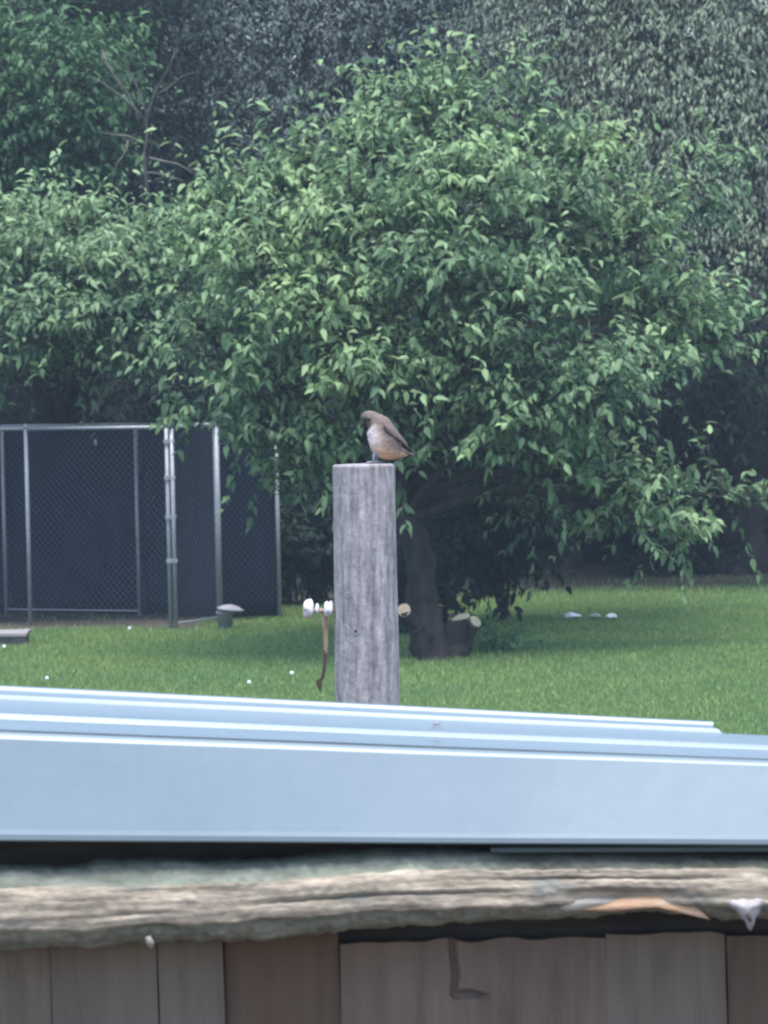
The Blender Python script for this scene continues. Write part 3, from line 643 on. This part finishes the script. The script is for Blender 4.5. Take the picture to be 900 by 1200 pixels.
# ------------------------------------------------------------------ the bird
BD = PD + .07
BX = 1/(F/BD)
def bp(px, py, dy=0.): p = P(px, py, BD); p.y += dy*BX; return p
def bird():
    bt = thing('bird', 'small buff-bellied grey-brown bird perched on the post, head bowed left', 'bird', bp(440, 543))
    spine = [(424.5, 492.5, 1.2, 1.2), (425.5, 491.5, 4.6, 4.4), (428.5, 489.8, 7.4, 7.0), (433, 490.2, 9.2, 8.4), (438.3, 493.4, 10.6, 9.8), (442.6, 498.0, 14.6, 12.6), (446.2, 505.2, 16.8, 14.2),
             (449.4, 513, 18.4, 15.6), (453.4, 520, 18.6, 15.8), (458.3, 525, 16.2, 14.2), (464, 528.4, 12.2, 11.2), (468.5, 530.4, 7.8, 7.6), (473.5, 531.4, 4.9, 5.2), (478, 532, 2.4, 3.2), (480, 532.4, .6, .8)]
    n = 40; V = []; C = []; rows = []
    # smooth interpolation along the spine
    S = np.array(spine); tt = np.linspace(0, len(S)-1, 64); sm = []
    for t in tt:
        i = min(int(t), len(S)-2); f = t-i; p0, p1, p2, p3 = S[max(i-1, 0)], S[i], S[i+1], S[min(i+2, len(S)-1)]
        sm.append(.5*((2*p1)+(-p0+p2)*f+(2*p0-5*p1+4*p2-p3)*f*f+(-p0+3*p1-3*p2+p3)*f**3))
    sm = np.array(sm)
    for j in range(len(sm)):
        a = sm[max(j-1, 0)]; b = sm[min(j+1, len(sm)-1)]; d = np.array((b[0]-a[0], b[1]-a[1])); d /= np.linalg.norm(d)
        nx, ny = d[1], -d[0]                      # towards the back (up/right in the picture)
        if ny > 0: nx, ny = -nx, -ny
        for k in range(n):
            q = 2*math.pi*k/n; c_, s_ = math.cos(q), math.sin(q)
            r = max(.2, sm[j][2]); rw = max(.2, sm[j][3])
            fl = 1 + .03*nz(c_*4, s_*4, j*.45) + .03*nz(c_*11, s_*11, j*.9)
            px, py = sm[j][0]+nx*r*c_*fl, sm[j][1]+ny*r*c_*fl
            V.append(tuple(bp(px, py, s_*rw*fl)))
            # plumage
            t = j/(len(sm)-1); back = np.array((.21, .165, .155)); head = np.array((.20, .165, .15)); pale = np.array((.74, .67, .66)); buff = np.array((.62, .385, .245))
            side = c_                            # 1 back ... -1 front/belly
            def sst(x, a_, b_): x = min(1, max(0, (x-a_)/(b_-a_))); return x*x*(3-2*x)
            belly = sst(-side, -.35, .45)
            under = pale*(1-sst(t, .42, .66)) + buff*sst(t, .42, .66)
            flank = np.array((.46, .345, .295))
            col = back*(1-belly) + (flank*(1-sst(-side, -.05, .6)) + under*sst(-side, -.05, .6))*belly
            rs_ = sst(t, .5, .7); col = col*(1-.85*belly*rs_) + buff*.85*belly*rs_
            hd = 1-sst(t, .26, .38); col = col*(1-hd) + head*hd
            face = 1-sst(t, .1, .2); col = col*(1-face*.8) + np.array((.105, .11, .10))*face*.8
            de = math.hypot((px-431)/5.2, (py-491.3)/2.6); col = col*(1-.8*max(0, 1-de*de)) if de < 1 else col
            C.append(col*(.92+.4*nz(c_*9, s_*9, j*1.3)+.3*nz(c_*20, s_*20, j*.7)))
    T = []
    for j in range(len(sm)-1):
        for k in range(n):
            a, b = j*n+k, j*n+(k+1) % n; T += [(a, b, b+n), (a, b+n, a+n)]
    for base, flip in ((0, 1), ((len(sm)-1)*n, 0)):
        c = len(V); V.append(tuple(np.mean(V[base:base+n], 0))); C.append(C[base])
        for k in range(n): T.append((base+(k+1) % n, base+k, c) if flip else (base+k, base+(k+1) % n, c))
    me = fast_mesh('body', V, T); set_tint(me, C)
    FEA = attr_mat('plumage', .9, .1, 420, .35, .5, .0012)
    bm = bmesh.new(); bm.from_mesh(me); bmesh.ops.recalc_face_normals(bm, faces=bm.faces); bm.to_mesh(me); bm.free()
    link('body', me, FEA, bt)
    # folded wings: shallow curved shells lying on the flanks
    WINGM = attr_mat('wing_plumage', .85, .15, 300, .35, .5, .0012)
    for s in (-1, 1):
        Vw, Cw, Tw = [], [], []; nu, nv = 26, 12
        top = [(450, 493.5), (457.5, 498.5), (465, 505), (471, 512), (476.5, 520), (480, 527.5)]
        low = [(450, 500.5), (454, 507), (459.5, 512.5), (466, 516), (472, 519.5), (479.4, 527.7)]
        def pl(L, u):
            x = u*(len(L)-1); i = min(int(x), len(L)-2); f = x-i; return np.array(L[i])*(1-f)+np.array(L[i+1])*f
        for i in range(nu+1):
            u = i/nu; a, b = pl(top, u), pl(low, u)
            for k in range(nv+1):
                v = k/nv; p = a*(1-v)+b*v
                dep = (6.6 + 10.4*math.sin(math.pi*(.14+.56*v)))*(1-.74*u**1.6) + .5*nz(u*9, v*16)
                edge = max(0, v-.72)/.28
                Vw.append(tuple(bp(p[0], p[1], s*dep)))
                c = np.array((.17, .135, .125))*(1-.45*u) + np.array((.10, .085, .085))*.45*u
                c = c*(1-.78*edge*min(1, u*2.6)) ; c = c*(1+.38*math.sin(v*30+u*3))
                if u > .86: c = c*.45
                Cw.append(c)
        for i in range(nu):
            for k in range(nv):
                a = i*(nv+1)+k; q = (a, a+1, a+nv+2), (a, a+nv+2, a+nv+1); Tw += q
        me = fast_mesh('wing', Vw, Tw); set_tint(me, Cw); o = link('wing', me, WINGM, bt)
        md = o.modifiers.new('thick', 'SOLIDIFY'); md.thickness = .0022; md.offset = 0
    # tail feathers
    Vt, Ct, Tt = [], [], []
    for i in range(9):
        u = i/8; cx, cy = 470+15.5*u, 526.5+7*u
        for k in range(5):
            v = k/4-.5; Vt.append(tuple(bp(cx-.5*abs(v), cy+1.2*abs(v)+.8*v*v, v*(9-1*u)))); Ct.append(np.array((.12, .10, .10))*(1.1-.3*u))
    for i in range(8):
        for k in range(4): a = i*5+k; Tt += [(a, a+1, a+6), (a, a+6, a+5)]
    me = fast_mesh('tail', Vt, Tt); set_tint(me, Ct); o = link('tail', me, WINGM, bt)
    md = o.modifiers.new('thick', 'SOLIDIFY'); md.thickness = .0035; md.offset = 0
    # beak: two mandibles as a curved tapering cone pointing down-left
    dk = simple('beak_horn', (.03, .03, .028), (.06, .055, .05), 200, .4, .4)
    bm = bmesh.new(); tube(bm, [bp(427, 494), bp(424.6, 497), bp(423.2, 500), bp(422.8, 503)], [3.4*BX, 2.5*BX, 1.5*BX, .25*BX], 12); bm_link('beak', bm, dk, bt, True)
    em = simple('eye_black', (.008, .008, .008), (.015, .013, .012), 50, .08, .6)
    for s in (-1, 1):
        bm = bmesh.new(); bmesh.ops.create_uvsphere(bm, u_segments=16, v_segments=10, radius=2.3*BX); bmesh.ops.translate(bm, verts=bm.verts, vec=bp(431.2, 491, s*8.2)); bm_link('eye', bm, em, bt, True)
    # legs with toes on the post top
    lg = simple('leg_scale', (.17, .19, .20), (.30, .33, .34), 300, .7, .3)
    top = pt.z + .002
    for s, fx in ((-1, 437.5), (1, 442)):
        bm = bmesh.new(); hip = bp(fx+7, 527, s*4.5); ank = bp(fx+.8, 533.5, s*4.5); foot = bp(fx, 543, s*4.5); foot.z = top+.0022
        tube(bm, [hip, (hip+ank)/2, ank, (ank+foot)/2, foot], [5*BX, 4*BX, 2.3*BX, 1.6*BX, 1.5*BX], 10)
        lo = bm_link('leg', bm, lg, bt, True)
        for ang in (150, 180, 210, 0):
            bm = bmesh.new(); d = Vector((math.cos(R(ang)), math.sin(R(ang)), 0)); L = (9 if ang else 7)*BX
            tube(bm, [foot, foot+d*L*.5+Vector((0, 0, .0012)), foot+d*L*.85, foot+d*L-Vector((0, 0, .0016))], [1.2*BX, 1.05*BX, .9*BX, .25*BX], 8); bm_link('toe', bm, lg, lo, True)
bird()

# ------------------------------------------------------------------ the shed in the foreground
SD = 5.0
shed = thing('shed', 'low board shed with pale blue-grey metal roof and rough waney plank', 'shed', (0, SD+.4, 0))
def metal():
    m, t, b = mat('roof_metal', .3, .5, .3)
    n = noise_tex(t, 2.2, 5, .6, (1, 1, 1)); n2 = noise_tex(t, 55, 4, .6)
    c = ramp(t, n, ((.3, (.175, .225, .258)), (.7, (.21, .26, .29))))
    t.links.new(mixc(t, .25, c, ramp(t, n2, ((.3, (.82, .84, .86)), (.7, (1.05, 1.05, 1.05)))), 'MULTIPLY'), b.inputs['Base Color'])
    t.links.new(ramp(t, n, ((.2, (.36,)*3), (.8, (.48,)*3))), b.inputs['Roughness'])
    bump(t, b, n2, .06, .002); return m
RM = metal()
def loft(name, lines, x0, x1, m, nx=60, th=.001, wav=.0006, cut=None, parent=shed):
    """lines: (yL, DL, yR, DR) - picture height and distance at photograph columns 0 and 900"""
    pl = [P(0, a, b) for a, b, _, _ in lines]; pr = [P(900, c, d) for _, _, c, d in lines]
    V = []; T = []; nl = len(lines)
    for i in range(nx+1):
        for k in range(nl):
            e1 = cut(k) if cut else x1
            u = (x0 + (e1-x0)*i/nx)/900; p = pl[k].lerp(pr[k], u)
            p.z += wav*nz(p.x*3, k*.08, 2.); p.y += wav*2.5*nz(p.x*2.3, k*.05, 8.); V.append(tuple(p))
    for i in range(nx):
        for k in range(nl-1): a = i*nl+k; T += [(a, a+nl+1, a+1), (a, a+nl, a+nl+1)]
    me = fast_mesh(name, V, T); me.polygons.foreach_set('use_smooth', np.zeros(len(T), bool))
    o = link(name, me, m, parent)
    md = o.modifiers.new('thick', 'SOLIDIFY'); md.thickness = th; md.offset = 0
    return o
# rake trim: hem, flat face, rounded bend on top
loft('rake_trim', [(984, 4.998, 989, 4.998), (985.5, 4.992, 990.5, 4.992), (984, 4.9885, 989, 4.9885), (978, 4.989, 984, 4.989), (972, 4.9915, 979, 4.9915), (868, 5.028, 900, 5.028), (865.5, 5.029, 897.8, 5.029), (863, 5.031, 895.8, 5.031),
     (860.5, 5.034, 893.8, 5.034), (858, 5.038, 892, 5.038), (856, 5.044, 890.6, 5.044), (854.6, 5.052, 889.4, 5.052), (853.2, 5.066, 888.2, 5.066), (852, 5.085, 887, 5.085)], -1500, 2100, RM)
# ribbed roof sheet: each rib is (depth step in metres, rise in picture pixels)
def rib(y0, y1, D0, D1, hpx, front=.007):
    out = []
    for dd, h in ((0, 0), (front*.25, .1), (front*.5, .45), (front*.8, .85), (front*1.2, .97), (front*2, 1), (front*2+.022, 1), (front*2+.026, .9), (front*2+.036, .15), (front*2+.040, 0)):
        f = min(1, dd/(D1-D0))
        out.append((y0[0]+(y1[0]-y0[0])*f - h*hpx, D0+dd, y0[1]+(y1[1]-y0[1])*f - h*hpx*.85, D0+dd))
    return out
sheet = [(855.5, 5.04, 889.6, 5.04), (851, 5.09, 885.5, 5.09)]
sheet += rib((844, 880.5), (838, 876), 5.15, 5.24, 8, .013)
sheet += [(837, 5.245, 875.5, 5.245), (833, 5.30, 872, 5.30)]
loft('roof_sheet', sheet, -1500, 2100, RM)
# sheet beyond, and a last one whose end is cut on a slant near the right edge
s2 = [(836, 5.31, 873.5, 5.31), (831, 5.37, 869, 5.37), (825, 5.44, 865, 5.44), (821, 5.47, 862.5, 5.47)]
s3 = rib((820.5, 862.5), (813, 856.5), 5.475, 5.56, 6.5, .006)
s3 += [(812, 5.60, 855.5, 5.60)] + rib((809, 853.5), (806.5, 851.8), 5.64, 5.72, 4.5, .005)
loft('roof_sheet', s2, -1500, 2100, RM)
loft('roof_sheet', [s2[-1]] + s3, -1500, 852, RM, cut=lambda k: 852 - 16*min(1, k/6))
# short lower flashing that shows under the right half of the trim
loft('flashing', [(1003, 5.03, 998, 5.03), (1000, 5.022, 997.5, 5.022), (996, 5.02, 993.5, 5.02), (994, 5.03, 991.5, 5.03)], 575, 2100, RM, cut=None)
# one roofing screw with its washer on the near rib
sp_ = P(512, 853, 5.10); bm = bmesh.new(); lathe(bm, [(.007, 0), (.007, .0015), (.0045, .002), (.0045, .006), (.003, .0068)], sp_, 12); bm_link('screw', bm, M['galv'], shed)
# framing under the metal
M['dark_wood'] = simple('dark_wood', (.05, .043, .04), (.10, .085, .08), 12, .95, .1, 0, (1, 6, 6), .4)
zr = P(450, 905, 5.2).z
for y0, y1 in ((5.20, 5.24), (5.66, 5.70)):
    bm = bmesh.new(); box(bm, (-1.5, y0, zr-.13), (1.5, y1, zr-.06)); bm_link('rafter', bm, M['dark_wood'], shed)
# wall boards
def board_mat(name, c1, c2, c3):
    m, t, b = mat(name, .93, .12); n = noise_tex(t, 7, 8, .7, (5, 5, .5)); n2 = noise_tex(t, 3, 5, .6)
    c = ramp(t, n, ((.28, c1), (.72, c2))); c = mixc(t, ramp(t, n2, ((.45, (0,)*3), (.7, (.7,)*3))), c, c3)
    t.links.new(c, b.inputs['Base Color']); bump(t, b, n, .6, .004); return m
BM_ = [board_mat('board_grey', (0.113, 0.090, 0.073), (0.210, 0.166, 0.137), (0.172, 0.141, 0.118)), board_mat('board_brown', (0.074, 0.052, 0.040), (0.147, 0.104, 0.081), (0.143, 0.092, 0.066)),
       board_mat('board_mid', (0.105, 0.078, 0.064), (0.202, 0.151, 0.123), (0.185, 0.131, 0.102))]
edges = [-1500, -1340, -1190, -1020, -880, -700, -560, -430, -310, -180, -60, 60, 186, 263, 398, 712, 852, 985, 1130, 1290, 1420, 1580, 1740, 1900]
mi = {10: 0, 11: 0, 12: 0, 13: 1, 14: 2, 15: 0}
def wall_board(x0, x1, y, ztop, mat_, seed, th=.022, notch=None, tilt=.0):
    nx, nz_ = (110, 300) if notch else (8, 26); bm = bmesh.new(); gr = []
    ztop0 = ztop
    for i in range(nx+1):
        col = []
        for j in range(nz_+1):
            x = x0+(x1-x0)*i/nx; z = ztop0*(j/nz_)**.6
            e = (.0022*nz(z*7, seed*3.1) if i == 0 else .0022*nz(z*7, seed*5.7) if i == nx else 0)
            yy = y + .0035*nz(x*12, z*1.6, seed) + .0015*nz(x*60, z*5, seed) - .004*math.cos((i/nx-.5)*2)
            if notch:                       # an L-shaped split: down one side of a loose corner, then along under it
                gx, gz, gw = notch; dx = abs(x-gx - .003*nz(z*30)); dz = abs(z-gz + .25*max(0, x-gx-.022) - .002*nz(x*60))
                a_ = max(0, 1-dx/.0055) if z > gz-.003 else 0; b_ = max(0, 1-dz/.005)*min(1, max(0, (gx+gw-x)/.02)) if x > gx-.003 else 0; yy += .016*min(.6, max(a_, b_))
            zz = z + (.006*nz(x*25, seed) if j == nz_ else 0)
            col.append(bm.verts.new((x+e, yy, zz)))
        gr.append(col)
    fr = [bm.faces.new((gr[i][j], gr[i+1][j], gr[i+1][j+1], gr[i][j+1])) for i in range(nx) for j in range(nz_)]
    ext = bmesh.ops.extrude_face_region(bm, geom=fr)
    vs_ = [g for g in ext['geom'] if isinstance(g, bmesh.types.BMVert)]
    bmesh.ops.translate(bm, verts=vs_, vec=(0, th, 0)); bmesh.ops.recalc_face_normals(bm, faces=bm.faces)
    return bm_link('wall_board', bm, mat_, shed)
WY = 5.10
for i in range(len(edges)-1):
    xa, xb = P(edges[i], 1160, WY).x + .0004, P(edges[i+1], 1160, WY).x - .0004
    zt = P(450, 1075, WY).z if edges[i+1] < 470 else P(450, 1104, WY).z + .004*nz(i*2.3)
    wall_board(xa, xb, WY + {13: .014, 14: .003, 15: .002}.get(i, .004*nz(i*1.9)), zt, BM_[mi.get(i, i % 3)], i, notch=(P(532, 1140, WY).x, P(532, 1165, WY).z, .047) if i == 14 else None)
# side and back walls, so that the gaps look into a dark inside
for nm, lo, hi in (('side_wall', (-1.52, 5.13, 0), (-1.49, 5.72, zr-.07)), ('side_wall', (1.49, 5.13, 0), (1.52, 5.72, zr-.10)), ('back_wall', (-1.52, 5.73, 0), (1.52, 5.755, zr-.09)),):
    bm = bmesh.new(); box(bm, lo, hi); bm_link(nm, bm, M['dark_wood'], shed)
bm = bmesh.new(); box(bm, (-1.48, 5.16, .0), (1.48, 5.19, zr-.135)); bm_link('inner_lining', bm, M['dark_wood'], shed)

# rough waney-edged plank across the front
PLM = attr_mat('waney_plank', .95, .1, 60, .6, .9, .006, (.22, 1, 1))
def interp(tab, x):
    return float(np.interp(x, [a for a, _ in tab], [b for _, b in tab]))
T_top = [(-1500, 1040), (-60, 1018), (0, 1017), (60, 1018), (100, 1017), (112, 1013), (190, 1009), (240, 1012), (330, 1009), (400, 1001), (450, 998), (520, 997), (560, 998), (900, 1001), (2100, 990)]
T_f0 = [(-1500, 1060), (0, 1043), (100, 1042), (220, 1039), (330, 1034), (450, 1024), (560, 1021), (900, 1020), (2100, 1010)]
T_f1 = [(-1500, 1110), (0, 1090), (90, 1089), (180, 1081), (260, 1080), (330, 1074), (450, 1064), (560, 1062), (700, 1058), (900, 1060), (2100, 1050)]
T_bot = [(-1500, 1130), (0, 1112), (80, 1109), (100, 1110), (160, 1104), (200, 1104), (260, 1102), (330, 1100), (360, 1095), (450, 1086), (560, 1080), (680, 1075), (760, 1073), (900, 1077), (2100, 1065)]
def plank():
    xs = np.concatenate((np.arange(-1500, -60, 40), np.arange(-60, 960, 3.), np.arange(960, 2101, 40))); V = []; C = []; T = []
    prof = [(-.2, 5.10, 'T'), (0, 5.035, 'T'), (.2, 5.014, 'T'), (.45, 5.004, 'T'), (.75, 4.997, 'T'), (1, 4.992, 'T')]
    prof += [(1.04+.92*i/17, 4.986 + .002*((i/8.5-1)**2), 'F') for i in range(18)]
    prof += [(2, 4.993, 'B'), (2.2, 4.997, 'B'), (2.4, 5.000, 'B'), (2.6, 5.004, 'B'), (2.8, 5.009, 'B'), (3, 5.018, 'B'), (3.05, 5.09, 'B')]
    np_ = len(prof)
    for x in xs:
        a, b, c, d = (interp(t, x) for t in (T_top, T_f0, T_f1, T_bot))
        b += -3 + 2.4*nz(x*.009, 31.) + 1.6*nz(x*.07, 33.); c += 3 + 2.4*nz(x*.011, 41.) + 1.8*nz(x*.08, 43.); d += 3*nz(x*.05, 51.) + 1.6*nz(x*.16, 53.)
        for k, (s, D, z) in enumerate(prof):
            y = a + (b-a)*s if s <= 1 else b + (c-b)*(s-1) if s <= 2 else c + (d-c)*(s-2)
            amp = 3.0 if z != 'F' else 1.0
            y += amp*nz(x*.03, s*2.2, 1.) + .5*amp*nz(x*.1, s*4., 4.)*(1 if z != 'F' else .3)
            D2 = D + (.004*nz(x*.03, s*2.5, 7.) + .005*nz(x*.11, s*5, 3.) + .002*nz(x*.3, s*9, 3.))*(1 if z != 'F' else .25) + (.002*nz(x*.004, s*5, 2.) + .0011*nz(x*.008, s*15, 9.) if z == 'F' else 0)
            sp = max(0., nz(x*.0035+7, s*13, 4.)-.3) if z == 'F' else 0; D2 += .012*min(.4, sp)       # splits along the grain
            if z == 'F' and 650 < x < 800 and s > 1.55: D2 += .012*math.sin(math.pi*(x-650)/150)
            if z == 'B' and 690 < x < 835: y -= 5*math.sin(math.pi*(x-690)/145)*(s-2)
            V.append(tuple(P(x, y, D2)))
            n1 = .5+.5*nz(x*.02, s*3.2, 3.); n2 = .5+.5*nz(x*.06, s*5, 6.); n3 = .5+.5*nz(x*.006, s*6, 2.)
            n4 = .5+.5*nz(x*.016, s*15, 5.); lich = np.array((.25, .29, .235)); grey = np.array((.32, .28, .235)); tan = np.array((.60, .505, .395)); dk = np.array((.13, .125, .11))
            if z == 'F' and sp > 0: tan = tan*(1-1.2*min(.5, sp))
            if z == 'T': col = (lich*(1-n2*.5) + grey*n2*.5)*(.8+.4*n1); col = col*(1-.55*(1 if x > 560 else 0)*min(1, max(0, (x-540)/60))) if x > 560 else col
            elif z == 'F': col = tan*(.55+.6*n3)*(.68+.55*n4)*(.85+.25*n2); w_ = max(0, nz(x*.018, s*2.4, 12.)-.2)*1.6; col = col*(1-min(.75, w_)) + np.array((.25, .26, .235))*min(.75, w_)
            else:
                col = (grey*n1+lich*(1-n1))*(.75+.4*n2); col = col*(1-max(0, n2-.5)*1.2)
            C.append(col)
    for i in range(len(xs)-1):
        for k in range(np_-1): q = i*np_+k; T += [(q, q+1, q+np_+1), (q, q+np_+1, q+np_)]
    # back face, closing the plank
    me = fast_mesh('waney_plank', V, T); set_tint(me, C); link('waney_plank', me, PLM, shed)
plank()
# fresh orange break with a pointed splinter, and the pale chip hanging at the right
FB = simple('fresh_break', (.56, .28, .14), (.64, .50, .38), 60, .9, .1, 0, (.2, 1, 1), 1., .006)
def sliver(name, outline, D, th, m, bulge=.006):
    bm = bmesh.new(); c = np.mean(np.array(outline), 0); rings = []
    for f, dd in ((1, th), (1, 0), (.6, -bulge*.7), (.2, -bulge)):
        rings.append([bm.verts.new(P(c[0]+(x-c[0])*f, c[1]+(y-c[1])*f, D+dd+.0015*nz(x*.08, y*.2, f))) for x, y in outline])
    n = len(outline)
    for i in range(3):
        for k in range(n): bm.faces.new((rings[i][k], rings[i][(k+1)%n], rings[i+1][(k+1)%n], rings[i+1][k]))
    bm.faces.new(rings[-1]); bm.faces.new(rings[0][::-1]); bmesh.ops.recalc_face_normals(bm, faces=bm.faces)
    return bm_link(name, bm, m, shed, True)
sliver('splinter', [(682, 1066), (705, 1058), (730, 1052), (760, 1049), (785, 1051), (808, 1058), (822, 1068), (833, 1078), (815, 1073), (790, 1067), (770, 1064), (745, 1065), (715, 1068)], 4.995, .02, FB)
sliver('splinter', [(648, 1062), (662, 1053), (690, 1051), (720, 1053), (735, 1057), (712, 1061), (690, 1066), (665, 1068)], 4.997, .02, simple('pale_break', (.33, .29, .25), (.52, .46, .40), 34, .9, .1, 0, (.4, 1, 1), .8, .004))
CH = simple('pale_chip', (.20, .185, .185), (.46, .43, .43), 70, .7, .2, 0, (1, 1, .5), .9, .005)
ch = sliver('wood_chip', [(853, 1058), (858, 1054), (865, 1055), (871, 1052), (878, 1055), (886, 1052), (895, 1054), (897, 1059), (892, 1063), (891, 1069), (886, 1075), (884, 1083), (880, 1091), (876, 1088), (873, 1079), (867, 1075), (864, 1068), (857, 1064)], 4.974, .03, CH, .010)
bm = bmesh.new(); tube(bm, [P(876, 1071, 4.9655), P(880, 1080, 4.966)], [.0030, .0016], 8)
bm_link('notch', bm, M['dark_wood'], ch, True)  # dark plug put on the chip for the shade in its slot
sliver('wood_chip', [(170, 1098), (176, 1096), (181, 1104), (178, 1113), (172, 1108)], 4.992, .02, PLM if False else simple('grey_chip', (.20, .19, .17), (.34, .32, .29), 60), .006)

# ------------------------------------------------------------------ the evening air between the lens and the wood
def haze():
    bm = bmesh.new(); box(bm, (-40, -4, -1), (40, 75, 14)); bmesh.ops.recalc_face_normals(bm, faces=bm.faces)
    m = bpy.data.materials.new('haze'); m.use_nodes = True; t = m.node_tree; t.nodes.clear()
    v = t.nodes.new('ShaderNodeVolumePrincipled'); v.inputs['Color'].default_value = (.62, .80, 1, 1); v.inputs['Density'].default_value = .0010
    o = t.nodes.new('ShaderNodeOutputMaterial'); t.links.new(v.outputs[0], o.inputs['Volume'])
    tag(bm_link('haze', bm, m), 'thin bluish evening haze in the air', kind='stuff')
haze()
